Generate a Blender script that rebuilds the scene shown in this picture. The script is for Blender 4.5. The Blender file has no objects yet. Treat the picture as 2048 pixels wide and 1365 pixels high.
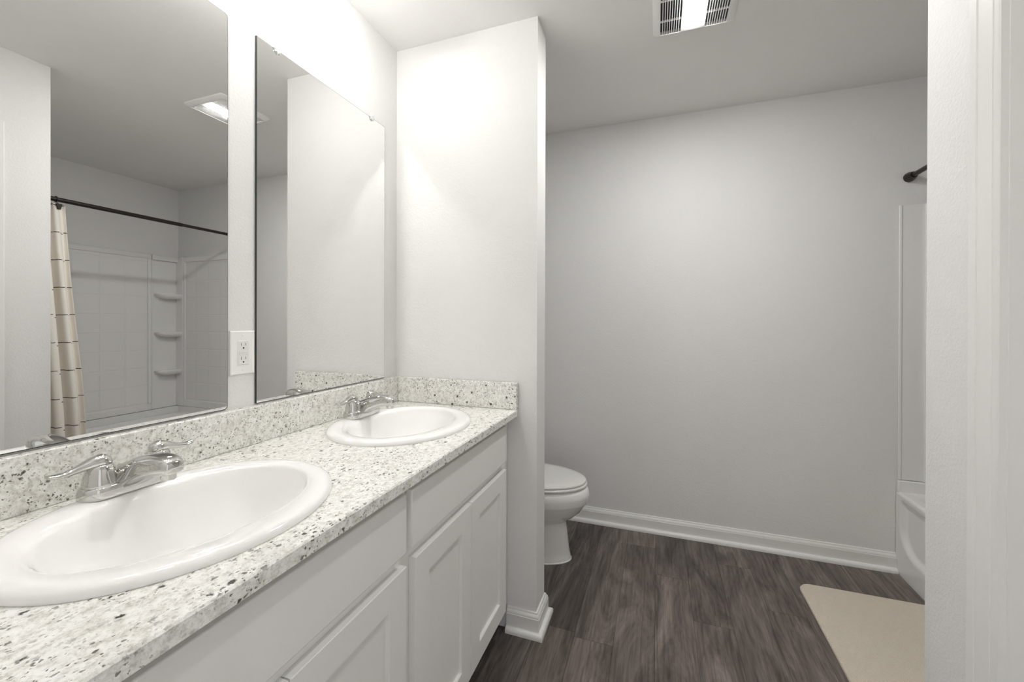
import bpy, bmesh, math, random
from mathutils import Vector, Matrix

S = bpy.context.scene
COL = S.collection

# ------------------------------------------------------------------ camera
XC, ZC, YAW, ROLL, PITCH = 1.0967, 1.2366, 0.3422, 0.0027, -0.0027
FPX, CX, CY = 830.215, 1018.72, 646.42
cam_d = bpy.data.cameras.new('camera')
cam = bpy.data.objects.new('camera', cam_d)
COL.objects.link(cam)
fw = Vector((-math.sin(YAW), math.cos(YAW), 0)); rt = Vector((math.cos(YAW), math.sin(YAW), 0)); up = Vector((0, 0, 1))
f2 = fw * math.cos(PITCH) + up * math.sin(PITCH); u2 = up * math.cos(PITCH) - fw * math.sin(PITCH)
r3 = rt * math.cos(ROLL) + u2 * math.sin(ROLL); u3 = u2 * math.cos(ROLL) - rt * math.sin(ROLL)
mw = Matrix((r3, u3, -f2)).transposed().to_4x4(); mw.translation = (XC, 0, ZC)
cam.matrix_world = mw
cam_d.sensor_fit = 'HORIZONTAL'; cam_d.sensor_width = 36
cam_d.lens = FPX / 2048 * 36
cam_d.shift_x = (1024 - CX) / 2048
cam_d.shift_y = (CY - 682.5) / 2048
cam_d.clip_start = 0.01
S.camera = cam

# ------------------------------------------------------------------ world / exposure
S.cycles.sample_clamp_indirect = 0; S.cycles.blur_glossy = 0.1
W = bpy.data.worlds.new('world'); S.world = W; W.use_nodes = True
bg = W.node_tree.nodes['Background']
bg.inputs[0].default_value = (1, 1, 0.998, 1)
bg.inputs[1].default_value = 0.66            # added even fill, as if daylight through the open doorway behind the camera
S.view_settings.view_transform = 'Standard'; S.view_settings.look = 'None'
S.view_settings.gamma = 1; S.view_settings.use_curve_mapping = False
S.view_settings.exposure = 0.6
BULB = 2.75         # watts of light from one vanity bulb
LENS = 148.0        # emission of the ceiling lens

# ------------------------------------------------------------------ room numbers (metres)
P, P2, WX = 1.5765, 1.6982, 0.6509        # wing wall faces and end
H, B, R = 2.44, 2.5922, 3.0949            # ceiling, back wall, far wall
EX, Y1 = 1.6355, 1.1287                   # right wall plane, its far corner
TX = 2.2191                               # tub apron
HC, CT, D, HS, SPL = 0.8879, 0.0257, 0.5745, 0.9948, 0.0248

# ------------------------------------------------------------------ materials
def lin(c):
    return tuple(((v / 255) / 12.92 if v / 255 <= 0.04045 else ((v / 255 + 0.055) / 1.055) ** 2.4) for v in c) + (1,)

def mat(name, rgb, rough=0.5, metal=0.0, spec=0.5, coat=0.0):
    m = bpy.data.materials.new(name); m.use_nodes = True
    b = m.node_tree.nodes['Principled BSDF']
    b.inputs['Base Color'].default_value = lin(rgb)
    b.inputs['Roughness'].default_value = rough
    b.inputs['Metallic'].default_value = metal
    b.inputs['Specular IOR Level'].default_value = spec
    b.inputs['Coat Weight'].default_value = coat
    b.inputs['Coat Roughness'].default_value = 0.05
    return m

class NT:
    def __init__(s, m):
        s.t = m.node_tree; s.b = s.t.nodes['Principled BSDF']
    def n(s, typ, **kw):
        x = s.t.nodes.new(typ)
        for k, v in kw.items(): setattr(x, k, v)
        return x
    def l(s, a, b): s.t.links.new(a, b)
    def put(s, sock, v):
        if isinstance(v, bpy.types.NodeSocket): s.l(v, sock)
        else: sock.default_value = v
    def math(s, op, a, b=0.0, c=0.0, clamp=False):
        x = s.n('ShaderNodeMath', operation=op, use_clamp=clamp)
        for i, v in enumerate((a, b, c)): s.put(x.inputs[i], v)
        return x.outputs[0]
    def mapping(s, vec, scale=(1, 1, 1), loc=(0, 0, 0)):
        x = s.n('ShaderNodeMapping'); s.l(vec, x.inputs[0]); x.inputs['Scale'].default_value = scale
        s.put(x.inputs['Location'], loc); return x.outputs[0]
    def noise(s, vec, scale, detail=2, rough=0.5, dist=0.0):
        x = s.n('ShaderNodeTexNoise'); s.l(vec, x.inputs['Vector'])
        x.inputs['Scale'].default_value = scale; x.inputs['Detail'].default_value = detail
        x.inputs['Roughness'].default_value = rough; x.inputs['Distortion'].default_value = dist
        return x
    def ramp(s, fac, stops):
        x = s.n('ShaderNodeValToRGB'); s.l(fac, x.inputs[0]); e = x.color_ramp.elements
        while len(e) < len(stops): e.new(0.5)
        for i, (p, c) in enumerate(stops): e[i].position = p; e[i].color = c if len(c) == 4 else lin(c)
        return x.outputs[0]
    def mix(s, fac, a, b, mode='MIX'):
        x = s.n('ShaderNodeMix', data_type='RGBA', blend_type=mode)
        s.put(x.inputs[0], fac); s.put(x.inputs[6], a); s.put(x.inputs[7], b); return x.outputs[2]
    def bump(s, h, strength=0.2, dist=0.002):
        x = s.n('ShaderNodeBump'); x.inputs['Strength'].default_value = strength; x.inputs['Distance'].default_value = dist
        s.l(h, x.inputs['Height']); s.l(x.outputs[0], s.b.inputs['Normal'])
    def pos(s): return s.n('ShaderNodeNewGeometry').outputs['Position']
    def obj(s): return s.n('ShaderNodeTexCoord').outputs['Object']

def wall_mat(name, rgb, strength=0.35):
    m = mat(name, rgb, 0.65, spec=0.25); k = NT(m); v = k.pos()
    a = k.noise(v, 150, 3, 0.55, 0.3); b = k.noise(v, 420, 2)
    h = k.math('ADD', a.outputs[0], k.math('MULTIPLY', b.outputs[0], 0.25))
    k.bump(h, strength, 0.0022)
    big = k.noise(v, 2.5, 2)
    c = k.mix(big.outputs[0], lin(tuple(x - 3 for x in rgb)), lin(tuple(x + 3 for x in rgb)))
    k.l(c, k.b.inputs['Base Color'])
    return m

M_WALL = wall_mat('wall paint', (232, 231, 229), 0.5)
M_CEIL = wall_mat('ceiling paint', (243, 242, 239), 0.25)
M_TRIM = mat('trim paint', (238, 237, 234), 0.32, spec=0.5)
M_CAB = mat('cabinet paint', (238, 237, 234), 0.38, spec=0.4)
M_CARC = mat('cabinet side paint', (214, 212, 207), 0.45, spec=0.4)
M_PORC = mat('porcelain', (249, 248, 246), 0.09, spec=0.5, coat=0.4)
M_ACRY = mat('acrylic', (240, 239, 237), 0.16, spec=0.5)
M_SEAT = mat('toilet seat plastic', (236, 235, 231), 0.2)
M_CHROME = mat('chrome', (205, 204, 201), 0.04, metal=1.0)
M_MIRROR = mat('mirror glass', (240, 240, 239), 0.0, metal=1.0)
M_MEDGE = mat('mirror edge', (52, 55, 50), 0.25)
M_BRONZE = mat('dark bronze', (52, 47, 43), 0.32, metal=0.6)
M_PLAST = mat('white plastic', (244, 243, 240), 0.3)
M_GFI = mat('outlet plastic', (238, 237, 233), 0.25)
M_DARK = mat('dark slot', (40, 38, 35), 0.6)
M_RECESS = mat('recess shade', (72, 69, 65), 0.7)  # dark colour imitates the shade inside the fan recess
M_GASKET = mat('drain', (150, 150, 148), 0.2, metal=1.0)
M_SOCKET = mat('lamp metal', (180, 178, 174), 0.3, metal=0.9)

def emat(name, strength, rgb=(255, 255, 254)):
    m = mat(name, (245, 245, 245), 0.4)
    b = m.node_tree.nodes['Principled BSDF']
    b.inputs['Emission Color'].default_value = lin(rgb); b.inputs['Emission Strength'].default_value = strength
    return m
M_BULB = emat('bulb', BULB)
M_LENS = emat('light lens', LENS)

m = M_CLIP = mat('clear acrylic', (245, 246, 245), 0.06)
m.node_tree.nodes['Principled BSDF'].inputs['Transmission Weight'].default_value = 0.35
m.node_tree.nodes['Principled BSDF'].inputs['IOR'].default_value = 1.49

def granite(name, streak, dens=0.0):
    m = mat(name, (225, 223, 215), 0.16, spec=0.5); k = NT(m); v = k.pos()
    wob = k.noise(v, 45, 3); wob2 = k.noise(v, 260, 3)
    off = k.n('ShaderNodeVectorMath', operation='MULTIPLY_ADD')
    k.l(wob.outputs['Color'], off.inputs[0]); off.inputs[1].default_value = (0.012,) * 3; k.l(v, off.inputs[2])
    off2 = k.n('ShaderNodeVectorMath', operation='MULTIPLY_ADD')
    k.l(wob2.outputs['Color'], off2.inputs[0]); off2.inputs[1].default_value = (0.0065,) * 3; k.l(off.outputs[0], off2.inputs[2])
    vv = k.mapping(off2.outputs[0], streak)
    n1 = k.noise(vv, 70, 6, 0.7); n2 = k.noise(vv, 190, 4, 0.65)
    base = k.ramp(n1.outputs[0], [(0.30, (190, 187, 178)), (0.43, (226, 224, 217)), (0.55, (245, 244, 239)), (0.75, (251, 250, 247))])
    g = k.ramp(n2.outputs[0], [(0.52, (0, 0, 0, 1)), (0.64, (1, 1, 1, 1))])
    c = k.mix(k.math('MULTIPLY', g, 0.42), base, lin((168, 164, 154)))
    def specks(scale, lo, hi, thr, jit=1.0):
        vo = k.n('ShaderNodeTexVoronoi'); k.l(vv, vo.inputs['Vector']); vo.inputs['Scale'].default_value = scale
        vo.inputs['Randomness'].default_value = jit
        sep = k.n('ShaderNodeSeparateColor'); k.l(vo.outputs['Color'], sep.inputs[0])
        on = k.math('GREATER_THAN', sep.outputs[0], thr)
        size = k.math('MULTIPLY_ADD', sep.outputs[1], hi - lo, lo)
        ins = k.math('SUBTRACT', 1.0, k.math('DIVIDE', k.math('SUBTRACT', vo.outputs['Distance'], size), 0.10), clamp=True)
        inside = k.math('MULTIPLY', k.math('LESS_THAN', vo.outputs['Distance'], k.math('ADD', size, 0.1)), ins)
        return k.math('MULTIPLY', on, inside, clamp=True)
    clump = k.noise(v, 14, 3, 0.6)
    cl = k.ramp(clump.outputs[0], [(0.40, (0.25, 0.25, 0.25, 1)), (0.58, (1, 1, 1, 1))])
    s1 = k.math('MULTIPLY', specks(190, 0.10, 0.36, 0.50 - dens), cl)
    s2 = k.math('MULTIPLY', specks(95, 0.08, 0.34, 0.68 - dens), cl)
    s3 = specks(46, 0.06, 0.20, 0.80 - dens * 0.5)
    c = k.mix(k.math('MULTIPLY', s1, 0.9), c, lin((86, 81, 71)))
    c = k.mix(k.math('MULTIPLY', s2, 0.95), c, lin((66, 61, 52)))
    c = k.mix(k.math('MULTIPLY', s3, 0.95), c, lin((50, 45, 38)))
    k.l(c, k.b.inputs['Base Color'])
    return m
M_GRAN = granite('granite', (1.1, 0.80, 1.0))
M_GRANB = granite('granite splash', (1.0, 1.0, 1.0), 0.12)

# wood planks: per-plank tone comes from a face attribute
M_FLOOR = mat('vinyl plank', (90, 82, 80), 0.42, spec=0.35); k = NT(M_FLOOR)
tone = k.n('ShaderNodeAttribute', attribute_name='tone').outputs['Fac']
offs = k.n('ShaderNodeAttribute', attribute_name='shift').outputs['Vector']
va = k.n('ShaderNodeVectorMath', operation='ADD'); k.l(k.pos(), va.inputs[0]); k.l(offs, va.inputs[1])
vg = k.mapping(va.outputs[0], (1.0, 0.028, 1.0))
vm = k.mapping(va.outputs[0], (1.0, 0.20, 1.0))
vk = k.mapping(va.outputs[0], (1.0, 0.45, 1.0))
fine = k.noise(vg, 210, 5, 0.6, 0.3); mid = k.noise(vm, 10, 6, 0.66, 1.4)
wv = k.n('ShaderNodeTexWave', wave_type='BANDS', bands_direction='X'); k.l(vm, wv.inputs['Vector'])
wv.inputs['Scale'].default_value = 14; wv.inputs['Distortion'].default_value = 9; wv.inputs['Detail'].default_value = 3; wv.inputs['Detail Scale'].default_value = 1.6
c = k.ramp(mid.outputs[0], [(0.32, (64, 58, 56)), (0.5, (106, 98, 94)), (0.68, (142, 133, 128))])
c = k.mix(0.20, c, k.ramp(wv.outputs['Fac'], [(0.0, (66, 59, 57)), (0.35, (106, 98, 94)), (1.0, (128, 120, 115))]))
g = k.ramp(fine.outputs[0], [(0.34, (0.72, 0.70, 0.68, 1)), (0.50, (1.0, 0.975, 0.95, 1)), (0.68, (1.13, 1.10, 1.06, 1))])
c = k.mix(1.0, c, g, 'MULTIPLY')
kn = k.n('ShaderNodeTexVoronoi'); k.l(vk, kn.inputs['Vector']); kn.inputs['Scale'].default_value = 5.5
ks = k.n('ShaderNodeSeparateColor'); k.l(kn.outputs['Color'], ks.inputs[0])
kd = k.math('ADD', kn.outputs['Distance'], k.math('MULTIPLY', k.noise(vk, 40, 3).outputs[0], 0.12))
km = k.math('MULTIPLY', k.math('GREATER_THAN', ks.outputs[0], 0.42), k.math('SUBTRACT', 1.0, k.math('DIVIDE', kd, 0.26), clamp=True), clamp=True)
c = k.mix(k.math('MULTIPLY', km, 1.1, clamp=True), c, lin((48, 42, 40)))
tc = k.n('ShaderNodeCombineColor')
for i in range(3): k.l(tone, tc.inputs[i])
c = k.mix(1.0, c, tc.outputs[0], 'MULTIPLY')
k.l(c, k.b.inputs['Base Color'])
k.bump(fine.outputs[0], 0.12, 0.001)

# bath mat weave
M_MAT = mat('bath mat', (205, 186, 162), 0.95, spec=0.1); k = NT(M_MAT); v = k.pos()
def waves(scale, direction):
    x = k.n('ShaderNodeTexWave', wave_type='BANDS', bands_direction=direction); k.l(v, x.inputs['Vector'])
    x.inputs['Scale'].default_value = scale; x.inputs['Distortion'].default_value = 1.2; x.inputs['Detail'].default_value = 1
    x.inputs['Detail Scale'].default_value = 3; return x.outputs['Fac']
h = k.math('MULTIPLY', waves(62, 'X'), waves(48, 'Y'))
nn = k.noise(v, 420, 3, 0.6); nl = k.noise(v, 7, 3)
hh = k.math('ADD', h, nn.outputs[0])
c = k.mix(k.math('MULTIPLY', hh, 0.66), lin((212, 194, 172)), lin((255, 250, 238)))
c = k.mix(k.math('MULTIPLY', nl.outputs[0], 0.35), c, lin((238, 223, 203)))
k.l(c, k.b.inputs['Base Color']); k.bump(hh, 0.7, 0.003)

# surround tile relief
def tile_mat(name, axis, o, pitch, zo, zp):
    m = mat(name, (240, 239, 237), 0.17, spec=0.5); k = NT(m)
    sp = k.n('ShaderNodeSeparateXYZ'); k.l(k.pos(), sp.inputs[0])
    def line(co, org, pit):
        fr = k.math('FRACT', k.math('DIVIDE', k.math('SUBTRACT', co, org), pit))
        dd = k.math('MULTIPLY', k.math('MINIMUM', fr, k.math('SUBTRACT', 1.0, fr)), pit)
        return k.math('DIVIDE', dd, 0.006, clamp=True)
    h = k.math('MINIMUM', line(sp.outputs[axis], o, pitch), line(sp.outputs[2], zo, zp))
    k.bump(h, 0.6, 0.0025)
    return m
M_TILER = tile_mat('surround tiles long', 1, 2.010, 0.168, 0.830, 0.1535)
M_TILEB = tile_mat('surround tiles end', 0, 2.530, 0.153, 0.830, 0.1535)

# shower curtain: cream cloth, rows of short dark dashes
M_CURT = mat('curtain cloth', (247, 241, 232), 0.9, spec=0.1); k = NT(M_CURT)
uv = k.n('ShaderNodeUVMap').outputs[0]
sp = k.n('ShaderNodeSeparateXYZ'); k.l(uv, sp.inputs[0])
CW, RH = 0.085, 0.1625
uc = k.math('DIVIDE', sp.outputs[0], CW); ci = k.math('FLOOR', uc); cf = k.math('FRACT', uc)
wn = k.n('ShaderNodeTexWhiteNoise', noise_dimensions='1D'); k.l(ci, wn.inputs['W'])
vz = k.math('ADD', sp.outputs[1], k.math('MULTIPLY', wn.outputs['Value'], 0.05))
wob = k.noise(uv, 40, 2)
vz = k.math('ADD', vz, k.math('MULTIPLY', wob.outputs[0], 0.006))
fr = k.math('FRACT', k.math('DIVIDE', vz, RH))
row = k.math('LESS_THAN', fr, 0.0042 / RH)
seg = k.math('MULTIPLY', k.math('GREATER_THAN', cf, 0.04), k.math('LESS_THAN', cf, 0.96))
c = k.mix(k.math('MULTIPLY', row, seg), lin((247, 241, 232)), lin((48, 40, 38)))
k.l(c, k.b.inputs['Base Color']); k.bump(k.noise(uv, 700, 2).outputs[0], 0.3, 0.001)

# ------------------------------------------------------------------ mesh helpers
class MB:
    def __init__(s): s.v = []; s.f = []
    def add(s, vs, fs):
        n = len(s.v); s.v += [tuple(x) for x in vs]; s.f += [tuple(i + n for i in f) for f in fs]; return s
    def box(s, x0, x1, y0, y1, z0, z1):
        return s.add([(x0, y0, z0), (x1, y0, z0), (x1, y1, z0), (x0, y1, z0), (x0, y0, z1), (x1, y0, z1), (x1, y1, z1), (x0, y1, z1)],
                     [(0, 3, 2, 1), (4, 5, 6, 7), (0, 1, 5, 4), (1, 2, 6, 5), (2, 3, 7, 6), (3, 0, 4, 7)])
    def loft(s, rings, cap0=True, cap1=True, closed=True):
        n = len(rings[0]); vs = [p for r in rings for p in r]; fs = []
        for i in range(len(rings) - 1):
            for j in range(n if closed else n - 1):
                a, b = i * n + j, i * n + (j + 1) % n
                fs.append((a, b, b + n, a + n))
        if cap0: fs.append(tuple(range(n - 1, -1, -1)))
        if cap1: fs.append(tuple(range((len(rings) - 1) * n, len(rings) * n)))
        return s.add(vs, fs)
    def lathe(s, prof, c=(0, 0, 0), axis='Z', seg=32, cap0=True, cap1=True):
        rings = []
        for r, t in prof:
            ring = []
            for i in range(seg):
                a = 2 * math.pi * i / seg; p, q = r * math.cos(a), r * math.sin(a)
                if axis == 'Z': o = (p, q, t)
                elif axis == 'Y': o = (q, t, p)
                else: o = (t, p, q)
                ring.append((c[0] + o[0], c[1] + o[1], c[2] + o[2]))
            rings.append(ring)
        return s.loft(rings, cap0, cap1)
    def tube(s, pts, r, seg=14):
        pts = [Vector(p) for p in pts]; rings = []
        rr = r if isinstance(r, (list, tuple)) else [r] * len(pts)
        t0 = (pts[1] - pts[0]).normalized()
        n = t0.orthogonal().normalized()
        for i, p in enumerate(pts):
            t = ((pts[min(i + 1, len(pts) - 1)] - pts[max(i - 1, 0)])).normalized()
            n = (n - t * n.dot(t)).normalized(); b = t.cross(n)
            rings.append([tuple(p + n * rr[i] * math.cos(2 * math.pi * j / seg) + b * rr[i] * math.sin(2 * math.pi * j / seg)) for j in range(seg)])
        return s.loft(rings)

def link(o): COL.objects.link(o); return o

def build(name, mb, m, parent=None, loc=None, smooth=40, bevel=0, seg=2, sub=0, origin=None):
    """one mesh object; mb is in world coordinates.  parent chain: root sits at its base, parts at local zero"""
    if parent is not None:
        o0 = Vector(parent['_o']) if '_o' in parent else Vector((0, 0, 0))
    else:
        o0 = Vector(origin) if origin else Vector((0, 0, 0))
    me = bpy.data.meshes.new(name)
    me.from_pydata([tuple(Vector(p) - o0) for p in mb.v], [], mb.f)
    bm = bmesh.new(); bm.from_mesh(me); bmesh.ops.recalc_face_normals(bm, faces=bm.faces); bm.to_mesh(me); bm.free()
    me.materials.append(m)
    if smooth:
        me.polygons.foreach_set('use_smooth', [True] * len(me.polygons))
        me.set_sharp_from_angle(angle=math.radians(smooth))
    o = link(bpy.data.objects.new(name, me))
    if parent is not None: o.parent = parent
    else: o.location = o0
    o['_o'] = tuple(o0)
    if bevel:
        b = o.modifiers.new('bevel', 'BEVEL'); b.width = bevel; b.segments = seg; b.limit_method = 'ANGLE'; b.angle_limit = math.radians(40)
        b.harden_normals = False
    if sub:
        q = o.modifiers.new('sub', 'SUBSURF'); q.levels = sub; q.render_levels = sub
    return o

def thing(name, loc, label, cat, group=None):
    o = link(bpy.data.objects.new(name, None)); o.location = loc; o['_o'] = tuple(loc)
    o.empty_display_size = 0.1
    return tag(o, label, cat, group)

def tag(o, label, cat, group=None):
    o['label'] = label; o['category'] = cat
    if group: o['group'] = group
    return o

def struct(name, mb, m, label, cat, **kw):
    o = build(name, mb, m, **kw); o['kind'] = 'structure'; return tag(o, label, cat)

def dup(root, delta, label):
    """copy of a thing with its parts and sub-parts"""
    r = root.copy(); COL.objects.link(r); r.location = root.location + Vector(delta); r['label'] = label
    def rec(a, b):
        for ch in a.children:
            c = ch.copy(); COL.objects.link(c); c.parent = b; rec(ch, c)
    rec(root, r); return r

def superellipse(cx, cy, a, b, z, n=2.2, N=72):
    out = []
    for i in range(N):
        t = 2 * math.pi * i / N; c, s_ = math.cos(t), math.sin(t)
        out.append((cx + a * math.copysign(abs(c) ** (2 / n), c), cy + b * math.copysign(abs(s_) ** (2 / n), s_), z))
    return out

# ------------------------------------------------------------------ structure
struct('wall_left', MB().box(-0.12, 0, -0.09, B + 0.12, 0, H), M_WALL, 'white painted wall behind the two mirrors and the vanity', 'wall')
struct('wall_wing', MB().box(0, WX, P, P2, 0, H), M_WALL, 'short white wing wall between the vanity and the toilet', 'wall')
struct('wall_back', MB().box(-0.0, R, B, B + 0.12, 0, H), M_WALL, 'pale grey back wall behind the toilet and tub', 'wall')
struct('wall_far', MB().box(R, R + 0.12, Y1 - 0.115, B + 0.12, 0, H), M_WALL, 'wall along the long far side of the bathtub', 'wall')
DJ0, DJ1, DZ = 0.148, 0.908, 2.045
w = MB(); w.box(EX, EX + 0.115, DJ1 + 0.017, Y1, 0, H); w.box(EX, EX + 0.115, DJ0 - 0.017, DJ1 + 0.017, DZ + 0.017, H); w.box(EX, EX + 0.115, -0.09, DJ0 - 0.017, 0, H)
struct('wall_right', w, M_WALL, 'textured white wall at right with a cased doorway', 'wall')
struct('wall_tub', MB().box(EX + 0.115, R, Y1 - 0.115, Y1, 0, H), M_WALL, 'wall at the near end of the bathtub holding the curtain rod', 'wall')
w = MB(); w.box(0, 0.74, -0.09, 0.03, 0, H); w.box(1.54, EX, -0.09, 0.03, 0, H); w.box(0.74, 1.54, -0.09, 0.03, 2.06, H)
struct('wall_front', w, M_WALL, 'wall at the near end of the vanity with the entry opening', 'wall')
struct('ceiling', MB().box(-0.12, R + 0.12, -0.09, B + 0.12, H, H + 0.1), M_CEIL, 'flat pale ceiling above the whole bathroom', 'ceiling')

# floor of planks along Y, joints placed per row
rnd = random.Random(7)
fm = MB(); tones = []; shifts = []
PW, X0, L = 0.15, 0.792, 1.22
joint = {0: 1.62, 1: 2.40, 2: 2.155, 3: 1.872, 4: 2.36, 5: 2.05, 6: 1.70, -1: 1.645, -2: 2.28, -3: 2.0, -4: 1.7, -5: 2.3}
tn = {(-2, 0): 0.62, (-1, 0): 0.88, (-1, 1): 0.62, (0, 0): 1.30, (0, 1): 0.95, (1, 0): 0.98, (1, 1): 1.2, (2, 0): 1.22, (2, 1): 0.80, (3, 0): 1.15, (3, 1): 0.86, (4, 0): 0.85}
gap = 0.0006
for i in range(-7, 10):
    xa, xb = X0 + PW * i, X0 + PW * (i + 1)
    y = joint.get(i, 1.5 + rnd.random() * 1.1) - 3 * L; kk = -3
    while y < B + 0.05:
        ya, yb = max(y, -0.6), min(y + L, B + 0.06)
        if yb > ya:
            fm.add([(xa + gap, ya + gap, 0), (xb - gap, ya + gap, 0), (xb - gap, yb - gap, 0), (xa + gap, yb - gap, 0)], [(0, 1, 2, 3)])
            t = tn.get((i, kk + 1), 0.70 + 0.55 * rnd.random())
            tones.append(0.97 + (t - 0.97) * 0.8); shifts.append((rnd.random() * 9, rnd.random() * 9, rnd.random() * 9))
        y += L; kk += 1
fl = build('floor', fm, M_FLOOR, smooth=0)
fl['kind'] = 'structure'; tag(fl, 'dark grey brown wood look plank floor', 'floor')
at = fl.data.attributes.new('tone', 'FLOAT', 'FACE'); at.data.foreach_set('value', tones)
at = fl.data.attributes.new('shift', 'FLOAT_VECTOR', 'FACE'); at.data.foreach_set('vector', [c for s_ in shifts for c in s_])
sub = MB().box(-0.12, R + 0.12, -0.6, B + 0.12, -0.1, -0.0012)
build('subfloor_seams', sub, M_DARK, parent=fl, smooth=0)

# baseboard: profile (distance from the wall, height) swept along a mitred path
BASE = [(0, 0), (0.032, 0), (0.032, 0.010), (0.0295, 0.0165), (0.024, 0.0205), (0.0185, 0.022), (0.0150, 0.022),
        (0.0150, 0.069), (0.0135, 0.0705), (0.0135, 0.0735), (0.0122, 0.078), (0.0085, 0.0835), (0.0070, 0.085), (0.0070, 0.088), (0.0055, 0.091), (0, 0.092)]
def sweep(path, prof=BASE):
    """path: xy points, wall on the right-hand side, room on the left"""
    pts = [Vector(p) for p in path]; rings = []
    for i, p in enumerate(pts):
        d0 = (pts[i] - pts[i - 1]).normalized() if i else (pts[1] - pts[0]).normalized()
        d1 = (pts[i + 1] - pts[i]).normalized() if i < len(pts) - 1 else d0
        n0, n1 = Vector((-d0.y, d0.x)), Vector((-d1.y, d1.x))
        b = (n0 + n1); b = b / b.length; b = b / max(0.2, b.dot(n0))
        rings.append([(p.x + b.x * u, p.y + b.y * u, z) for u, z in prof])
    return MB().loft(rings)
struct('baseboard_back', sweep([(TX - 0.001, B), (0, B)]), M_TRIM, 'white moulded baseboard along the back wall', 'baseboard', smooth=35)
struct('baseboard_wing', sweep([(0.0, P2), (WX, P2), (WX, P), (0.531, P)][::-1]) if False else sweep([(0.531, P), (WX, P), (WX, P2), (0.0, P2)][::-1]), M_TRIM, 'white moulded baseboard wrapping the end of the wing wall', 'baseboard', smooth=35)

# door opening in the right wall: casing, jamb with stop, closed door
CAS = [(0, 0), (0, 0.010), (0.003, 0.0115), (0.0125, 0.0120), (0.0135, 0.0132), (0.0150, 0.0132), (0.042, 0.0150), (0.0435, 0.0138), (0.0455, 0.0138), (0.047, 0.0155), (0.061, 0.0165), (0.064, 0.0150), (0.064, 0)]
def casing(side):
    mb = MB(); yi0, yi1, zt = DJ0 - 0.003, DJ1 + 0.003, DZ + 0.003
    rings = []
    for (y, z, dy, dz) in ((yi1, 0, 1, 0), (yi1, zt, 1, 1), (yi0, zt, -1, 1), (yi0, 0, -1, 0)):
        rings.append([(EX - t, y + dy * u, z + dz * u) for u, t in CAS])
    return mb.loft(rings)
struct('trim_1', casing(1), M_TRIM, 'white moulded door casing on the right wall', 'door casing', smooth=30)
j = MB(); j.box(EX, EX + 0.115, DJ1, DJ1 + 0.017, 0, DZ); j.box(EX, EX + 0.115, DJ0 - 0.017, DJ0, 0, DZ); j.box(EX, EX + 0.115, DJ0 - 0.017, DJ1 + 0.017, DZ, DZ + 0.017)
j.box(EX + 0.06, EX + 0.075, DJ1 - 0.011, DJ1, 0, DZ); j.box(EX + 0.06, EX + 0.075, DJ0, DJ0 + 0.011, 0, DZ)
struct('trim_2', j, M_TRIM, 'white door jamb inside the casing on the right wall', 'door jamb', smooth=0)
dr = struct('door_1', MB().box(EX + 0.077, EX + 0.112, DJ0 + 0.003, DJ1 - 0.003, 0.008, DZ - 0.003), M_TRIM, 'closed white door set back in the right wall doorway', 'door', smooth=0)
pn = MB()
for z0, z1 in ((0.25, 0.95), (1.12, 1.88)):
    pn.box(EX + 0.0735, EX + 0.079, DJ0 + 0.14, DJ1 - 0.14, z0, z1)
build('panel', pn, M_TRIM, parent=dr, bevel=0.003)
build('door_handle', MB().lathe([(0.028, 0.0), (0.028, -0.008), (0.011, -0.012), (0.011, -0.035), (0.026, -0.045), (0.029, -0.058), (0.022, -0.07)], (EX + 0.077, DJ0 + 0.07, 0.95), 'X'), M_CHROME, parent=dr)

# ------------------------------------------------------------------ vanity cabinet
VC0 = 0.06
van = thing('vanity_cabinet', (0.275, 0.84, 0), 'white painted double vanity cabinet under the granite countertop', 'cabinet')
FX = 0.530                                    # face frame plane; fronts stand 20 mm proud
c = MB(); c.box(0.001, FX - 0.02, VC0, VC0 + 0.016, 0.10, HC - CT); c.box(0.001, FX - 0.02, P - 0.05, P - 0.034, 0.10, HC - CT)
c.box(0.001, FX - 0.02, VC0 + 0.016, P - 0.05, 0.10, 0.116); c.box(0.001, 0.008, VC0 + 0.016, P - 0.05, 0.116, HC - CT)
build('carcass', c, M_CARC, parent=van, smooth=0)
ZT = HC - CT
ff = MB()
for (y0, y1) in ((VC0, 0.185), (0.805, 0.882), (1.485, P - 0.034)): ff.box(FX - 0.02, FX, y0, y1, 0.10, ZT)
for (y0, y1) in ((0.185, 0.805), (0.882, 1.485)):
    for (z0, z1) in ((0.10, 0.13), (0.650, 0.712), (ZT - 0.035, ZT)): ff.box(FX - 0.02, FX, y0, y1, z0, z1)
build('face_frame', ff, M_CAB, parent=van, smooth=0)
build('filler_strip', MB().box(FX - 0.02, FX - 0.003, P - 0.034, P - 0.001, 0.10, ZT), M_CAB, parent=van, smooth=0)
build('toe_kick', MB().box(0.44, 0.455, VC0, P - 0.034, 0, 0.10), M_CARC, parent=van, smooth=0)
def drawer(y0, y1):
    build('drawer_front', MB().box(FX + 0.0005, FX + 0.020, y0, y1, 0.697, 0.836), M_CAB, parent=van, bevel=0.003)
drawer(0.171, 0.829); drawer(0.850, 1.5085)
def shaker(y0, y1, z0, z1, st=0.066):
    mb = MB(); xf, xr, xp = FX + 0.020, FX + 0.0005, FX + 0.010
    def rect(x, i): return [(x, y0 + i, z0 + i), (x, y1 - i, z0 + i), (x, y1 - i, z1 - i), (x, y0 + i, z1 - i)]
    mb.loft([rect(xr, 0), rect(xf - 0.0015, 0), rect(xf, 0.0015), rect(xf, st - 0.002), rect(xf - 0.002, st), rect(xp + 0.001, st + 0.0005), rect(xp, st + 0.002)])
    build('door', mb, M_CAB, parent=van, smooth=20)
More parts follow.
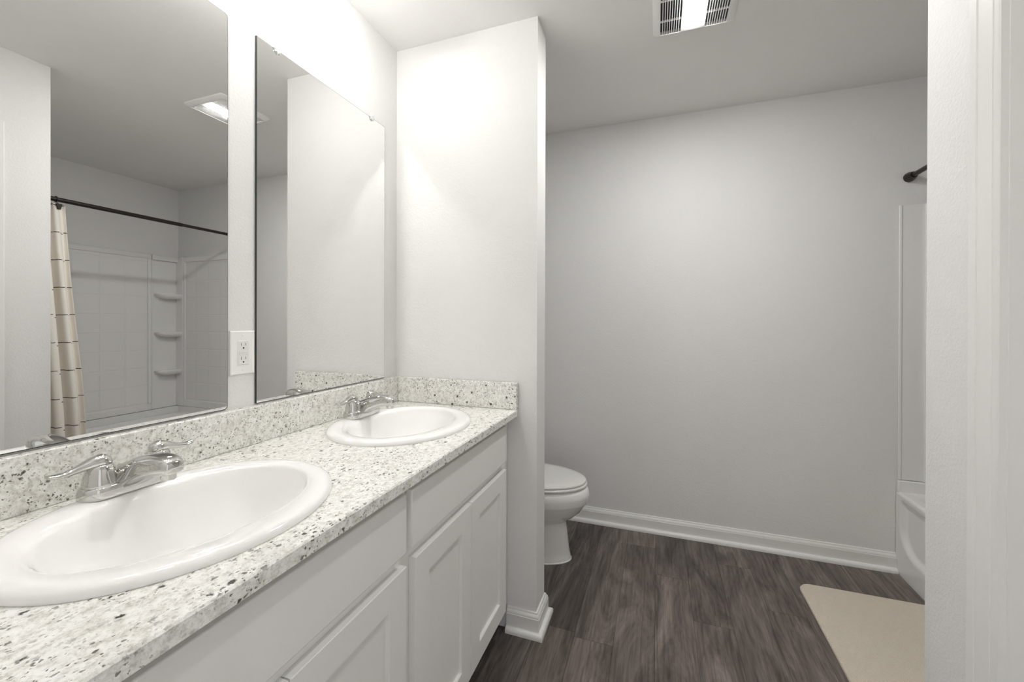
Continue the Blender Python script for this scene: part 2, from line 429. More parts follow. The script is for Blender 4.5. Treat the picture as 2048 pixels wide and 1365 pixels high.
for y0, y1 in ((0.1765, 0.501), (0.504, 0.8285), (0.8665, 1.1865), (1.1895, 1.5050)): shaker(y0, y1, 0.118, 0.667)

# ------------------------------------------------------------------ countertop with two oval cut-outs
SX, SY, SA, SB = 0.295, 0.517, 0.222, 0.256     # first sink: centre, half sizes
SDY = 0.685
ctp = thing('countertop', (0.287, 0.82, ZT), 'speckled cream granite vanity countertop with oval cut-outs and splash', 'countertop')
mb = MB(); x0, xa, y0, y1 = 0.0005, D - 0.003, 0.032, P - 0.0005
ym = (SY + SY + SDY) / 2
def ring_rect(cx, cy, ax, ay, xl, xr, yl, yr, N=96):
    ang = [2 * math.pi * i / N for i in range(N)]
    for cxx, cyy in ((xl, yl), (xl, yr), (xr, yl), (xr, yr)): ang.append(math.atan2(cyy - cy, cxx - cx) % (2 * math.pi))
    ang = sorted(ang); inn, out = [], []
    for t in ang:
        c_, s_ = math.cos(t), math.sin(t)
        k_ = 1 / math.sqrt((c_ / ax) ** 2 + (s_ / ay) ** 2); inn.append((cx + c_ * k_, cy + s_ * k_))
        ts = []
        if c_ > 1e-9: ts.append((xr - cx) / c_)
        if c_ < -1e-9: ts.append((xl - cx) / c_)
        if s_ > 1e-9: ts.append((yr - cy) / s_)
        if s_ < -1e-9: ts.append((yl - cy) / s_)
        q = min(ts); out.append((cx + c_ * q, cy + s_ * q))
    return inn, out
for kx, (ya, yb) in enumerate(((y0, ym), (ym, y1))):
    cy = SY + kx * SDY
    inn, out = ring_rect(SX - 0.008 * kx, cy, SA - 0.012, SB - 0.012, x0, xa, ya, yb)
    mb.loft([[(p[0], p[1], ZT) for p in inn], [(p[0], p[1], HC) for p in inn], [(p[0], p[1], HC) for p in out]], False, False)
mb.add([(xa, y0, HC), (xa, y1, HC), (D, y1, HC - 0.003), (D, y0, HC - 0.003), (D, y1, ZT), (D, y0, ZT), (FX - 0.03, y1, ZT), (FX - 0.03, y0, ZT)],
       [(0, 1, 2, 3), (3, 2, 4, 5), (5, 4, 6, 7)])
mb.add([(x0, y0, ZT), (x0, y0, HC), (xa, y0, HC), (D, y0, HC - 0.003), (D, y0, ZT)], [(0, 1, 2, 3, 4)])
mb.add([(x0, y1, ZT), (x0, y1, HC), (xa, y1, HC), (D, y1, HC - 0.003), (D, y1, ZT)], [(0, 1, 2, 3, 4)])
build('slab', mb, M_GRAN, parent=ctp, smooth=30)
build('backsplash', MB().box(0.0005, SPL, 0.032, P - 0.0005, HC, HS), M_GRANB, parent=ctp, bevel=0.0025)
build('side_splash', MB().box(SPL + 0.0003, D, P - SPL, P - 0.0005, HC + 0.0002, HS), M_GRANB, parent=ctp, bevel=0.0025)

# ------------------------------------------------------------------ sinks
sk = thing('sink', (SX, SY, HC), 'white oval drop-in sink nearest the camera, cut by the left edge of the photo', 'sink', 'oval sinks in the vanity countertop')
prof = [  # (centre x, half x, half y, z above counter)
    (0, 0.2085, 0.2425, -0.012), (0, 0.2085, 0.2425, 0.0003), (0, SA, SB, 0.0003), (0, SA + 0.0008, SB + 0.0008, 0.004), (0, SA - 0.001, SB - 0.001, 0.0095), (0, SA - 0.007, SB - 0.007, 0.0140),
    (0, SA - 0.015, SB - 0.015, 0.0160), (0.0005, SA - 0.030, SB - 0.027, 0.0160), (0.001, 0.178, 0.2195, 0.0150), (0.0015, 0.166, 0.2130, 0.0130),
    (0.002, 0.1585, 0.2085, 0.0095), (0.0025, 0.1535, 0.2050, 0.0040), (0.003, 0.1495, 0.2010, -0.0040), (0.003, 0.145, 0.1960, -0.014), (0.003, 0.139, 0.189, -0.030),
    (0.003, 0.129, 0.176, -0.056), (0.002, 0.113, 0.155, -0.088), (0, 0.090, 0.123, -0.116), (0, 0.060, 0.080, -0.132), (0, 0.028, 0.030, -0.139), (0, 0.021, 0.021, -0.141)]
ysh = [0] * 7 + [0.0005, 0.0015, 0.003, 0.005, 0.0065, 0.008, 0.008] + [0.008] * 20
rings = [superellipse(SX + cx, SY + ysh[i], a, b, HC + z, 2.0 + min(0.12, max(0, i - 6) * 0.02)) for i, (cx, a, b, z) in enumerate(prof)]
bowl = MB().loft(rings, False, False)
build('basin', bowl, M_PORC, parent=sk, smooth=60)
build('drain', MB().lathe([(0.0225, -0.1425), (0.0225, -0.139), (0.019, -0.1385), (0.016, -0.1415), (0.001, -0.1405)], (SX, SY + 0.008, HC)), M_CHROME, parent=sk)
sk2 = dup(sk, (-0.008, SDY, 0), 'white oval drop-in sink beside the wing wall, the farther of the two')

# ------------------------------------------------------------------ faucets
FY = 0.530; FZ = HC + 0.0155
fa = thing('faucet', (0.10, FY, FZ), 'chrome two-handle faucet on the sink nearest the camera', 'faucet', 'chrome faucets on the sinks')
def stadium(cx, cy, hx, hy, z, N=40):
    out = []
    for i in range(N):
        t = 2 * math.pi * i / N; c_, s_ = math.cos(t), math.sin(t)
        out.append((cx + hx * c_, cy + math.copysign(hy - hx, s_) + hx * s_ if abs(s_) > 1e-6 else cy + (hy - hx), z))
    return out
bx = 0.1005
mb = MB().loft([stadium(bx, FY, 0.0300, 0.0800, FZ), stadium(bx, FY, 0.0310, 0.0812, FZ + 0.003), stadium(bx, FY, 0.0298, 0.0800, FZ + 0.016), stadium(bx, FY, 0.0285, 0.0787, FZ + 0.0205), stadium(bx, FY, 0.0262, 0.0765, FZ + 0.0222)])
build('base_plate', mb, M_CHROME, parent=fa, smooth=60)
def rsec(x, zb, zt, wb, wt):
    """spout section in the YZ plane, rounded trapezoid"""
    out = []; N = 20; zc, hz = (zb + zt) / 2, (zt - zb) / 2
    for i in range(N):
        t = 2 * math.pi * i / N; c_, s_ = math.cos(t), math.sin(t); n = 3.2
        yy = math.copysign(abs(c_) ** (2 / n), c_); zz = math.copysign(abs(s_) ** (2 / n), s_)
        wd = wb + (wt - wb) * (zz + 1) / 2
        out.append((x, FY - 0.004 + yy * wd / 2, zc + zz * hz))
    return out
secs = [(0.0735, 0.008, 0.024, 0.060, 0.024), (0.079, 0.004, 0.038, 0.074, 0.030), (0.092, 0.004, 0.050, 0.078, 0.034), (0.110, 0.004, 0.057, 0.076, 0.038), (0.1255, 0.006, 0.062, 0.072, 0.040),
        (0.137, 0.012, 0.067, 0.068, 0.044), (0.155, 0.022, 0.072, 0.062, 0.046), (0.180, 0.033, 0.077, 0.056, 0.046), (0.205, 0.039, 0.0785, 0.052, 0.044), (0.225, 0.041, 0.076, 0.048, 0.041), (0.238, 0.043, 0.071, 0.040, 0.034), (0.244, 0.047, 0.065, 0.030, 0.026)]
sp_ = build('spout', MB().loft([rsec(x, FZ + zb, FZ + zt, wb, wt) for x, zb, zt, wb, wt in secs]), M_CHROME, parent=fa, smooth=70, sub=1)
build('aerator', MB().lathe([(0.0115, 0.032), (0.0125, 0.034), (0.0125, 0.046)], (0.222, FY - 0.004, FZ)), M_CHROME, parent=sp_)
for sg in (-1, 1):
    hy = FY + sg * 0.0485
    hd = build('handle', MB().lathe([(0.0262, 0.0205), (0.0268, 0.0225), (0.0262, 0.027), (0.0240, 0.040), (0.0212, 0.0515), (0.0185, 0.0580), (0.013, 0.0625)], (bx, hy, FZ)), M_CHROME, parent=fa, smooth=60)
    lev = []
    for (d, z, wd, th) in ((-0.0165, 0.0625, 0.010, 0.008), (-0.013, 0.0640, 0.024, 0.017), (-0.004, 0.0665, 0.030, 0.022), (0.008, 0.0670, 0.028, 0.020), (0.022, 0.0640, 0.020, 0.014), (0.038, 0.0585, 0.0155, 0.0105), (0.052, 0.0560, 0.0165, 0.0085), (0.064, 0.0570, 0.0185, 0.0070), (0.071, 0.0590, 0.0160, 0.0062), (0.0735, 0.0600, 0.008, 0.004)):
        ring = []
        for i in range(14):
            t = 2 * math.pi * i / 14
            ring.append((bx - 0.004 * d / 0.07 + math.cos(t) * wd * 0.58, hy + sg * d, FZ + z + math.sin(t) * th * 0.64))
        lev.append(ring)
    build('lever', MB().loft(lev), M_CHROME, parent=hd, smooth=70, sub=1)
build('lift_rod', MB().lathe([(0.0028, 0.0), (0.0028, 0.030), (0.0065, 0.032), (0.0075, 0.036), (0.0065, 0.0395), (0.003, 0.0405)], (0.064, FY + 0.004, FZ), seg=20), M_CHROME, parent=fa)
fa2 = dup(fa, (0.004, 0.690, 0), 'chrome two-handle faucet on the sink beside the wing wall')

# ------------------------------------------------------------------ mirrors, clips, outlet
def mirror(name, y0, y1, z0, z1, rad, label):
    root = thing(name, (0.003, (y0 + y1) / 2, z0), label, 'mirror', 'frameless wall mirrors over the vanity')
    pts = []
    for (cy, cz, a0) in ((y1 - rad, z1 - rad, 0), (y0 + rad, z1 - rad, 90), (y0 + rad, z0 + rad, 180), (y1 - rad, z0 + rad, 270)):
        for i in range(5):
            a = math.radians(a0 + 22.5 * i); pts.append((cy + rad * math.cos(a), cz + rad * math.sin(a)))
    def ring(x, ins):
        my, mz = (y0 + y1) / 2, (z0 + z1) / 2
        return [(x, y + (ins if y < my else -ins), z + (ins if z < mz else -ins)) for y, z in pts]
    build('backing', MB().loft([ring(0.0008, 0), ring(0.0048, 0), ring(0.0060, 0.0020)], True, False), M_MEDGE, parent=root, smooth=0)
    build('reflective_glass', MB().add(ring(0.0060, 0.0020), [tuple(range(len(pts)))]), M_MIRROR, parent=root, smooth=0)
mirror('wall_mirror', 0.206, 0.8006, HS + 0.0035, 2.0623, 0.010, 'frameless mirror with rounded corner above the sink nearest the camera')
mirror('wall_mirror', 0.8834, 1.4818, HS + 0.0035, 2.0618, 0.0015, 'frameless mirror with two clear clips beside the wing wall')
def clip(y, label):
    z = 2.0585; mb = MB(); rings = []
    for (r, x, k_) in ((0.0095, 0.0005, 0.0), (0.0095, 0.0064, 0.0), (0.0120, 0.0066, 0.12), (0.0125, 0.0088, 0.15), (0.0095, 0.0112, 0.12), (0.0045, 0.0125, 0.0)):
        if x < 0.0064:  # stem rests on the mirror's top edge
            rings.append([(x, y + r * math.cos(2 * math.pi * i / 32), z + 0.0135 + 0.009 * math.sin(2 * math.pi * i / 32)) for i in range(32)])
        else:
            rings.append([(x, y + r * (1 + k_ * math.cos(8 * 2 * math.pi * i / 32)) * math.cos(2 * math.pi * i / 32), z + 0.002 + r * (1 + k_ * math.cos(8 * 2 * math.pi * i / 32)) * math.sin(2 * math.pi * i / 32)) for i in range(32)])
    o = build('mirror_clip', mb.loft([rings[0]] + rings[2:] if False else rings[2:]), M_CLIP, smooth=25, origin=(0.0064, y, z))
    tag(o, label, 'mirror clip', 'clear clips on the mirror top edge')
clip(0.952, 'clear rosette clip on top edge of the mirror, nearer the wall outlet')
clip(1.395, 'clear rosette clip on top edge of the mirror, nearer the wing wall')

YO, ZO = 0.8440, 1.1485
ou = thing('wall_outlet', (0, YO, ZO), 'white double outlet plate on the wall strip between the mirrors', 'outlet')
def rr(x, hy, hz, ins=0): return [(x, YO - hy + ins, ZO - hz + ins), (x, YO + hy - ins, ZO - hz + ins), (x, YO + hy - ins, ZO + hz - ins), (x, YO - hy + ins, ZO + hz - ins)]
build('cover_plate', MB().loft([rr(0.0003, 0.0370, 0.0610), rr(0.003, 0.0370, 0.0610), rr(0.0055, 0.0370, 0.0610, 0.003)]), M_PLAST, parent=ou, smooth=0)
rec = build('receptacle', MB().box(0.0050, 0.0072, YO - 0.0165, YO + 0.0165, ZO - 0.0335, ZO + 0.0335), M_GFI, parent=ou, bevel=0.0012)
build('test_button', MB().box(0.0072, 0.0084, YO - 0.013, YO + 0.013, ZO - 0.0012, ZO + 0.0042), M_GFI, parent=rec, bevel=0.0005)
build('reset_button', MB().box(0.0072, 0.0084, YO - 0.013, YO + 0.013, ZO - 0.0062, ZO - 0.0020), M_GFI, parent=rec, bevel=0.0005)
for dz in (0.0195, -0.0195):
    fc = build('socket_face', MB().box(0.0070, 0.00735, YO - 0.0125, YO + 0.0125, ZO + dz - 0.0105, ZO + dz + 0.0105), M_GFI, parent=rec, bevel=0.0003)
    for q in ((-0.0070, -0.0058, -0.0005, 0.0080), (0.0058, 0.0070, 0.0005, 0.0075)):
        build('slot', MB().box(0.0070, 0.0076, YO + q[0], YO + q[1], ZO + dz + q[2], ZO + dz + q[3]), M_DARK, parent=rec, smooth=0)
    build('ground_hole', MB().lathe([(0.0024, 0.0070), (0.0024, 0.0076)], (0, YO, ZO + dz - 0.0065), 'X', 16), M_DARK, parent=rec, smooth=0)
for dz in (0.0485, -0.0485):
    build('screw', MB().lathe([(0.003, 0.0053), (0.003, 0.0061), (0.001, 0.0064)], (0, YO, ZO + dz), 'X', 16), M_PLAST, parent=ou)

# ------------------------------------------------------------------ vanity lamp on the wall above the mirrors
VY = (0.48, 0.78, 1.08); VZ = 2.335; VX = 0.235
vl = thing('vanity_light', (0.0, 0.85, 2.30), 'three-bulb vanity light bar on the wall above the mirrors', 'lamp')
build('back_plate', MB().box(0.0005, 0.022, 0.58, 0.98, 2.275, 2.375), M_SOCKET, parent=vl, bevel=0.004)
build('bar', MB().tube([(0.09, 0.45, 2.405), (0.09, 1.11, 2.405)], 0.008), M_SOCKET, parent=vl)
build('stem', MB().tube([(0.02, 0.78, 2.34), (0.06, 0.78, 2.35), (0.09, 0.78, 2.405)], 0.008), M_SOCKET, parent=vl)
for y in VY:
    a = build('arm', MB().tube([(0.09, y, 2.405), (0.19, y, 2.408), (VX, y, 2.408)], 0.007), M_SOCKET, parent=vl)
    s_ = build('shade', MB().lathe([(0.010, 0.069), (0.024, 0.066), (0.044, 0.048), (0.060, 0.020), (0.0605, 0.0195), (0.0445, 0.0465), (0.024, 0.0645), (0.010, 0.067)], (VX, y, VZ)), M_SOCKET, parent=vl)  # unseen bell, shaped to keep direct bulb light off the ceiling
    build('socket', MB().lathe([(0.010, 0.064), (0.013, 0.062), (0.013, 0.046), (0.009, 0.044)], (VX, y, VZ), seg=24), M_SOCKET, parent=s_)
    ld = bpy.data.lights.new('bulb', 'POINT'); ld.energy = BULB; ld.shadow_soft_size = 0.042; ld.color = (1, 0.996, 0.988)
    lo = link(bpy.data.objects.new('bulb', ld)); lo.parent = s_; lo.location = Vector((VX, y, VZ - 0.002)) - Vector(vl['_o'])

# ------------------------------------------------------------------ ceiling fan light
LX, LY, LW = 1.226, 1.698, 0.150
cl = thing('ceiling_fan_light', (LX, LY, H), 'square white exhaust fan with lit lens on the ceiling', 'fan light')
def sq(hx, hy, z, r=0.016, x=LX, y=LY):
    out = []
    for (sx, sy, a0) in ((1, 1, 0), (-1, 1, 90), (-1, -1, 180), (1, -1, 270)):
        for i in range(5):
            a = math.radians(a0 + 22.5 * i); out.append((x + sx * (hx - r) + r * math.cos(a), y + sy * (hy - r) + r * math.sin(a), z))
    return out
GX0, GX1, GY = 0.044, 0.1215, 0.128
# frame: rim with two openings, built as bars, plus the sloped outer lip
fr_ = MB()
fr_.loft([sq(LW, LW, H - 0.0005), sq(LW, LW, H - 0.008), sq(LW - 0.012, LW - 0.012, H - 0.017, 0.012), sq(GX1 + 0.002, GY + 0.002, H - 0.0205, 0.003), sq(GX1, GY, H - 0.0205, 0.002), sq(GX1, GY, H - 0.006, 0.002)], False, False)
fr_.box(LX - GX0, LX + GX0, LY - GY - 0.001, LY + GY + 0.001, H - 0.0205, H - 0.004)
build('frame', fr_, M_PLAST, parent=cl, smooth=30)
build('recess_backing', MB().box(LX - GX1 - 0.001, LX + GX1 + 0.001, LY - GY - 0.001, LY + GY + 0.001, H - 0.0038, H - 0.0005), M_RECESS, parent=cl, smooth=0)  # flat dark plate stands in for the shaded depth behind the grilles
for sg in (-1, 1):
    g = MB(); nb = 9
    xa, xb = LX + sg * GX0, LX + sg * GX1
    for i in range(1, nb):
        x = xa + (xb - xa) * i / nb
        g.box(x - 0.0013, x + 0.0013, LY - GY, LY + GY, H - 0.0195, H - 0.010)
    for y in (LY - 0.058, LY + 0.052):
        g.box(min(xa, xb), max(xa, xb), y - 0.0014, y + 0.0014, H - 0.0190, H - 0.012)
    build('grille', g, M_PLAST, parent=cl, smooth=0)
lens = [sq(0.0370, 0.106, H - 0.0200, 0.012), sq(0.0370, 0.106, H - 0.0215, 0.012), sq(0.034, 0.102, H - 0.0230, 0.012), sq(0.020, 0.085, H - 0.0240, 0.010)]
build('lens', MB().loft(lens), M_LENS, parent=cl, smooth=60)

# ------------------------------------------------------------------ toilet
TY = 2.145
to = thing('toilet', (0.38, TY, 0), 'white elongated toilet behind the wing wall with closed lid', 'toilet')
def egg(xf, xb, hw, z, n=2.0, N=48):
    """egg outline: front tip xf, rear xb, half width hw"""
    xm = xb + (xf - xb) * 0.42; out = []
    for i in range(N):
        t = 2 * math.pi * i / N; c_, s_ = math.cos(t), math.sin(t)
        ex = (xf - xm) if c_ >= 0 else (xm - xb)
        nn_ = n if c_ >= 0 else 2.6
        out.append((xm + ex * math.copysign(abs(c_) ** (2 / nn_), c_), TY + hw * math.copysign(abs(s_) ** (2 / nn_), s_), z))
    return out
bowlr = [egg(0.674, 0.16, 0.118, 0.0), egg(0.676, 0.16, 0.120, 0.010), egg(0.674, 0.16, 0.118, 0.022), egg(0.668, 0.16, 0.110, 0.05), egg(0.662, 0.16, 0.105, 0.10), egg(0.655, 0.17, 0.103, 0.16), egg(0.651, 0.18, 0.104, 0.192),
         egg(0.660, 0.18, 0.112, 0.206), egg(0.690, 0.18, 0.132, 0.225), egg(0.726, 0.185, 0.157, 0.257), egg(0.748, 0.19, 0.172, 0.292), egg(0.7635, 0.19, 0.1815, 0.3095), egg(0.7655, 0.19, 0.183, 0.313), egg(0.770, 0.195, 0.185, 0.342), egg(0.772, 0.195, 0.186, 0.352), egg(0.766, 0.195, 0.184, 0.372), egg(0.760, 0.195, 0.182, 0.384), egg(0.750, 0.20, 0.175, 0.388)]
build('bowl', MB().loft(bowlr), M_PORC, parent=to, smooth=50)
seatr = [egg(0.757, 0.26, 0.180, 0.3925), egg(0.760, 0.26, 0.183, 0.396), egg(0.760, 0.26, 0.183, 0.403), egg(0.757, 0.26, 0.180, 0.4065)]
build('seat', MB().loft(seatr), M_SEAT, parent=to, smooth=50)
lidr = [egg(0.750, 0.25, 0.178, 0.4095), egg(0.754, 0.25, 0.181, 0.413), egg(0.753, 0.25, 0.180, 0.419), egg(0.742, 0.255, 0.171, 0.4245), egg(0.70, 0.27, 0.14, 0.4275), egg(0.62, 0.30, 0.08, 0.429)]
build('lid', MB().loft(lidr), M_SEAT, parent=to, smooth=50)
tk = build('tank', MB().box(0.022, 0.195, TY - 0.215, TY + 0.215, 0.385, 0.715), M_PORC, parent=to, bevel=0.02, seg=4)
build('tank_lid', MB().box(0.014, 0.205, TY - 0.228, TY + 0.228, 0.716, 0.75), M_PORC, parent=to, bevel=0.012, seg=3)
build('flush_lever', MB().tube([(0.195, TY + 0.15, 0.655), (0.215, TY + 0.15, 0.655), (0.218, TY + 0.13, 0.655), (0.218, TY + 0.08, 0.645)], 0.006), M_CHROME, parent=tk)
for sg in (-1, 1):
    build('hinge', MB().box(0.235, 0.268, TY + sg * 0.075 - 0.018, TY + sg * 0.075 + 0.018, 0.389, 0.418), M_SEAT, parent=to, bevel=0.004)
build('floor_caulk', MB().loft([egg(0.680, 0.155, 0.124, 0.0003), egg(0.680, 0.155, 0.124, 0.004), egg(0.673, 0.16, 0.118, 0.0055)]), M_TRIM, parent=to, smooth=50)

# ------------------------------------------------------------------ bathtub
TY0, TY1, DK, FLG = Y1 + 0.002, B - 0.002, 0.402, 0.458
tb = thing('bathtub', ((TX + R) / 2, (TY0 + TY1) / 2, 0), 'white alcove bathtub with sculpted apron on the right', 'bathtub')
def sstep(x): x = max(0, min(1, x)); return x * x * (3 - 2 * x)
ap = MB(); NY, NZ = 150, 44; vs = []; fs = []
for i in range(NY + 1):
    for jz in range(NZ + 1):
        y = TY0 + (TY1 - TY0) * i / NY; z = (DK - 0.012) * jz / NZ
        # rounded recess: open at the top under the rim, big radius at the bottom corners
        r_ = 0.13; ya, yb, zb = TY0 + 0.035, TY1 - 0.035, 0.118
        qy = max(ya + r_ - y, y - (yb - r_), 0); qz = max(zb + r_ - z, 0)
        sd = r_ - math.hypot(qy, qz) if (qy > 0 and qz > 0) else min(y - ya, yb - y, z - zb)
        dep = 0.020 * sstep(sd / 0.022) * (1 - 0.0 * z)
        topb = 0.020 * sstep((z - (DK - 0.055)) / 0.03)
        vs.append((TX + max(0, dep - topb) + 0.0015 * (z < 0.001), y, z))
for i in range(NY):
    for jz in range(NZ):
        a = i * (NZ + 1) + jz; fs.append((a, a + 1, a + NZ + 2, a + NZ + 1))
ap.add(vs, fs)
ap.loft([[(TX + 0.000, y, DK - 0.012), (TX + 0.0015, y, DK - 0.005), (TX + 0.006, y, DK - 0.001), (TX + 0.012, y, DK)] for y in (TY0, TY1)], False, False, False)
build('apron', ap, M_ACRY, parent=tb, smooth=60)
def rrect(x0, x1, y0, y1, z, r, N=8):
    out = []
    for (cx, cy, a0) in ((x1 - r, y1 - r, 0), (x0 + r, y1 - r, 90), (x0 + r, y0 + r, 180), (x1 - r, y0 + r, 270)):
        for i in range(N):
            a = math.radians(a0 + 90 * i / (N - 1)); out.append((cx + r * math.cos(a), cy + r * math.sin(a), z))
    return out
bs = [rrect(TX + 0.012, R - 0.002, TY0, TY1, DK, 0.004), rrect(TX + 0.075, R - 0.055, TY0 + 0.075, TY1 - 0.06, DK + 0.002, 0.12), rrect(TX + 0.095, R - 0.075, TY0 + 0.095, TY1 - 0.08, DK - 0.012, 0.12),
      rrect(TX + 0.115, R - 0.095, TY0 + 0.12, TY1 - 0.12, 0.25, 0.12), rrect(TX + 0.14, R - 0.12, TY0 + 0.15, TY1 - 0.20, 0.11, 0.12), rrect(TX + 0.20, R - 0.18, TY0 + 0.22, TY1 - 0.27, 0.075, 0.12)]
build('basin', MB().loft(bs, False, True), M_ACRY, parent=tb, smooth=60)
fg = MB(); fg.box(R - 0.030, R - 0.002, TY0, TY1, DK, FLG); fg.box(TX + 0.001, R - 0.030, TY1 - 0.018, TY1, DK - 0.004, FLG); fg.box(TX + 0.001, R - 0.030, TY0, TY0 + 0.018, DK - 0.004, FLG)
build('wall_flange', fg, M_ACRY, parent=tb, bevel=0.004)

# ------------------------------------------------------------------ tub surround
su = thing('tub_surround', (R - 0.01, (TY0 + TY1) / 2, FLG), 'white moulded tile-pattern wall surround above the bathtub', 'tub surround')
ZB, ZTOP = FLG + 0.002, 1.8185
pl = MB()                                                   # long wall
XW = R - 0.002
pl.box(XW - 0.010, XW, TY0, 2.366, ZB, ZTOP)
build('long_panel', pl, M_TILER, parent=su, smooth=0)
fr2 = MB()
for (a, b, z0, z1) in ((TY0, 2.366, ZTOP - 0.040, ZTOP), (TY0, 2.366, ZB, ZB + 0.055), (2.340, 2.366, ZB + 0.055, ZTOP - 0.040), (TY0, TY0 + 0.03, ZB + 0.055, ZTOP - 0.040)):
    fr2.box(XW - 0.020, XW - 0.009, a, b, z0, z1)
build('long_panel_border', fr2, M_ACRY, parent=su, bevel=0.006, seg=3)
cc = MB()                                                   # corner column with three shelves
cc.box(XW - 0.007, XW, 2.3675, TY1, ZB, ZTOP); cc.box(XW - 0.030, XW - 0.007, 2.3675, TY1, ZTOP - 0.045, ZTOP)
cc.box(XW - 0.016, XW - 0.007, 2.3675, 2.380, ZB, ZTOP - 0.045)
cc.box(XW - 0.095, XW - 0.007, TY1 - 0.022, TY1, ZB, ZTOP)
build('corner_column', cc, M_ACRY, parent=su, bevel=0.004)
for z in (1.478, 1.138, 0.800):
    s_ = MB(); ring = [(XW - 0.006, TY1 - 0.021)]
    ring = [(XW - 0.006, 2.392), (XW - 0.030, 2.392)]
    for i in range(7):
        a = math.radians(90 * i / 6); ring.append((XW - 0.050 - 0.040 * math.sin(a), 2.432 - 0.040 * math.cos(a)))
    ring += [(XW - 0.090, TY1 - 0.021), (XW - 0.006, TY1 - 0.021)]
    cxm, cym = XW - 0.006, TY1 - 0.021
    def rg(zz, s2): return [(cxm + (x - cxm) * s2, cym + (y - cym) * s2, zz) for x, y in ring]
    s_.loft([rg(z - 0.045, 0.72), rg(z - 0.030, 0.93), rg(z - 0.018, 1.0), rg(z - 0.004, 1.0), rg(z, 0.97)])
    build('shelf', s_, M_ACRY, parent=su, smooth=50)
def end_panel(yw, sg):
    yl = lambda d: yw - sg * d
    def bx_(m_, x0, x1, d0, d1, z0, z1): m_.box(x0, x1, min(yl(d0), yl(d1)), max(yl(d0), yl(d1)), z0, z1)
    xe = XW - 0.096 if sg > 0 else XW - 0.021
    a = MB(); bx_(a, 2.335, xe, 0, 0.008, ZB, ZTOP); build('end_panel', a, M_TILEB, parent=su, smooth=0)
    a = MB(); bx_(a, TX + 0.005, 2.335, 0, 0.006, ZB, ZTOP); build('end_flange', a, M_ACRY, parent=su, bevel=0.001)
    a = MB(); bx_(a, TX + 0.005, TX + 0.016, 0.006, 0.010, ZB, ZTOP)
    for (x0, x1, z0, z1) in ((2.322, 2.345, ZB, ZTOP), (2.345, xe, ZTOP - 0.045, ZTOP), (2.345, xe, ZB, ZB + 0.055), (xe - 0.022, xe, ZB + 0.055, ZTOP - 0.045)): bx_(a, x0, x1, 0.006, 0.018, z0, z1)
    build('end_border', a, M_ACRY, parent=su, bevel=0.004, seg=3)
end_panel(TY1, 1); end_panel(TY0, -1)

# ------------------------------------------------------------------ curtain rod, curtain, hooks
RX, RZ = 2.2640, 1.9545
rd = thing('curtain_rod', (RX, (Y1 + B) / 2, RZ), 'dark bronze shower curtain rod spanning above the bathtub', 'curtain rod')
build('outer_tube', MB().lathe([(0.0135, Y1 + 0.012), (0.0135, 2.102)], (RX, 0, RZ), 'Y', 24), M_BRONZE, parent=rd)
build('inner_tube', MB().lathe([(0.0112, 2.10), (0.0112, B - 0.012)], (RX, 0, RZ), 'Y', 24), M_BRONZE, parent=rd)
build('end_cap', MB().lathe([(0.0235, B - 0.0008), (0.0235, B - 0.012), (0.020, B - 0.028), (0.0165, B - 0.040), (0.0150, B - 0.048)], (RX, 0, RZ), 'Y', 28), M_BRONZE, parent=rd)
build('end_cap', MB().lathe([(0.0235, Y1 + 0.0008), (0.0235, Y1 + 0.012), (0.020, Y1 + 0.028), (0.0165, Y1 + 0.040), (0.0150, Y1 + 0.048)], (RX, 0, RZ), 'Y', 28), M_BRONZE, parent=rd)

CZ0, CZ1 = 0.19, 1.930
NS, NZ2 = 150, 60; vs = []; fs = []; uvs = []
NF = 4.75
for jz in range(NZ2 + 1):
    tz = jz / NZ2; z = CZ1 + (CZ0 - CZ1) * tz
    ye = 1.449 + 0.020 * sstep(tz * 3) * 0 + 0.073 * (tz ** 0.9)
    lean = 0.088 * sstep(min(1, tz * 1.25))
    for i in range(NS + 1):
        s_ = i / NS; ph = 2 * math.pi * NF * s_
        amp = 0.020 + 0.016 * sstep(tz * 2.5) + 0.006 * math.sin(3 * s_ * 6 + 1)
        y = 1.170 + (ye - 1.170) * s_ + 0.010 * math.sin(2 * ph) * (1 - abs(2 * s_ - 1))
        x = RX - 0.004 - lean - amp * math.cos(ph) + 0.004 * math.sin(9 * tz + 5 * s_)
        dip = 0.020 * (1 - tz) ** 30 * (0.5 + 0.5 * math.sin(ph))
        vs.append((x, y, z - dip)); uvs.append((s_ * 0.80, z))
for jz in range(NZ2):
    for i in range(NS):
        a = jz * (NS + 1) + i; fs.append((a, a + 1, a + NS + 2, a + NS + 1))
cu = build('shower_curtain', MB().add(vs, fs), M_CURT, smooth=180, origin=(RX - 0.06, 1.32, CZ0))
tag(cu, 'cream shower curtain with dark dashes, gathered at the near end of the rod', 'curtain')
ul = cu.data.uv_layers.new(name='UVMap')
for lp in cu.data.loops: ul.data[lp.index].uv = uvs[lp.vertex_index]
so = cu.modifiers.new('solid', 'SOLIDIFY'); so.thickness = 0.0012

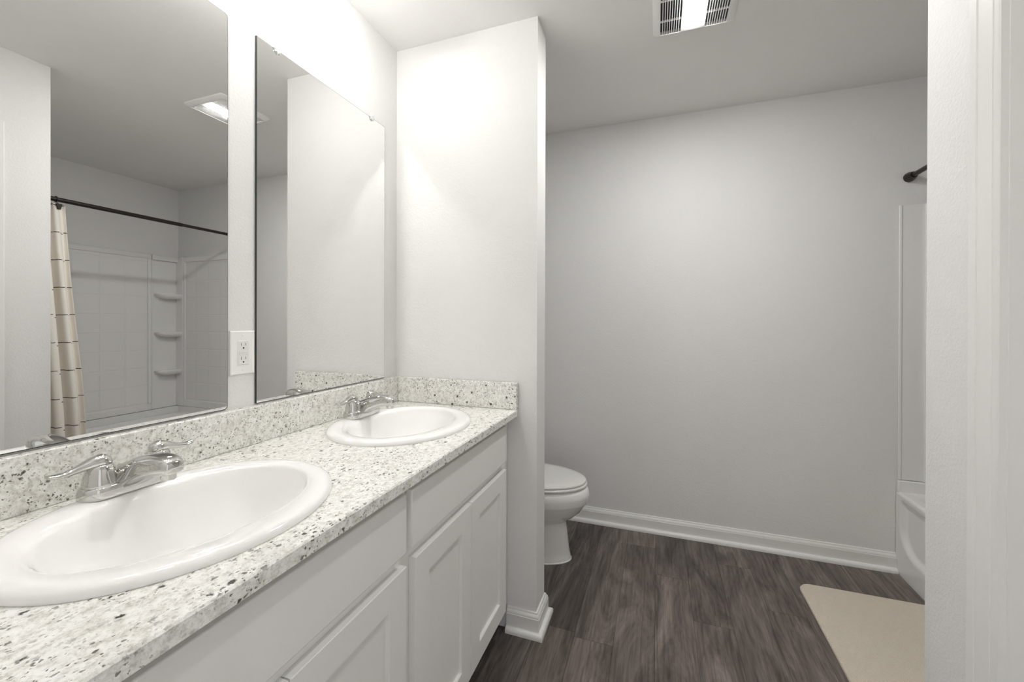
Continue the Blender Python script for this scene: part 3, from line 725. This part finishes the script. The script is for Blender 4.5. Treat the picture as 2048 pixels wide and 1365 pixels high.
def hook(y, label):
    h = thing('curtain_hook', (RX, y, RZ), label, 'curtain hook', 'hooks holding the shower curtain')
    pts = [(RX + 0.0175 * math.sin(math.radians(a)), y, RZ + 0.0175 * math.cos(math.radians(a))) for a in range(-170, 171, 20)]
    build('ring', MB().tube(pts, 0.0024, 10), M_BRONZE, parent=h)
    x = RX - 0.034; z = CZ1 - 0.007
    build('link', MB().tube([(RX - 0.003, y, RZ - 0.0172), (RX - 0.015, y, RZ - 0.022), (x + 0.002, y, z - 0.002)], 0.0018, 8), M_BRONZE, parent=h)
    mb = MB()
    mb.loft([[(xx, y - w_, zz), (xx, y + w_, zz), (xx, y + w2, z2), (xx, y - w2, z2)] for xx, w_, zz, w2, z2 in ((x + 0.003, 0.015, z + 0.001, 0.007, z - 0.032), (x, 0.015, z + 0.001, 0.007, z - 0.032), (x - 0.003, 0.012, z - 0.002, 0.005, z - 0.029))])
    build('ornament', mb, M_BRONZE, parent=h, smooth=0)
hook(1.412, 'bronze hook with tapered ornament at the free edge of the shower curtain')
hook(1.352, 'bronze curtain hook half hidden behind the wall corner in the mirror')

# ------------------------------------------------------------------ bath mat
mx0, mx1, my0, my1 = 1.722, 2.214, 1.42, 2.305
def mat_ring(ins, z):
    out = []
    for (cx, cy, r, a0) in ((mx1, my1, 0.018, 0), (mx0, my1, 0.056, 90), (mx0, my0, 0.056, 180), (mx1, my0, 0.018, 270)):
        sx = -1 if cx == mx1 else 1; sy = -1 if cy == my1 else 1
        for i in range(12):
            a = math.radians(a0 + 90 * i / 11); out.append((cx + sx * r + (r - ins) * math.cos(a), cy + sy * r + (r - ins) * math.sin(a), z))
    return out
mr = [mat_ring(0.001, 0.0006), mat_ring(0, 0.006), mat_ring(0.003, 0.0105), mat_ring(0.010, 0.012)]
o = build('bath_mat', MB().loft(mr), M_MAT, smooth=60, origin=((mx0 + mx1) / 2, (my0 + my1) / 2, 0))
tag(o, 'beige woven bath mat with rounded corners on the floor beside the tub', 'bath mat')

for o in S.objects:
    if '_o' in o: del o['_o']
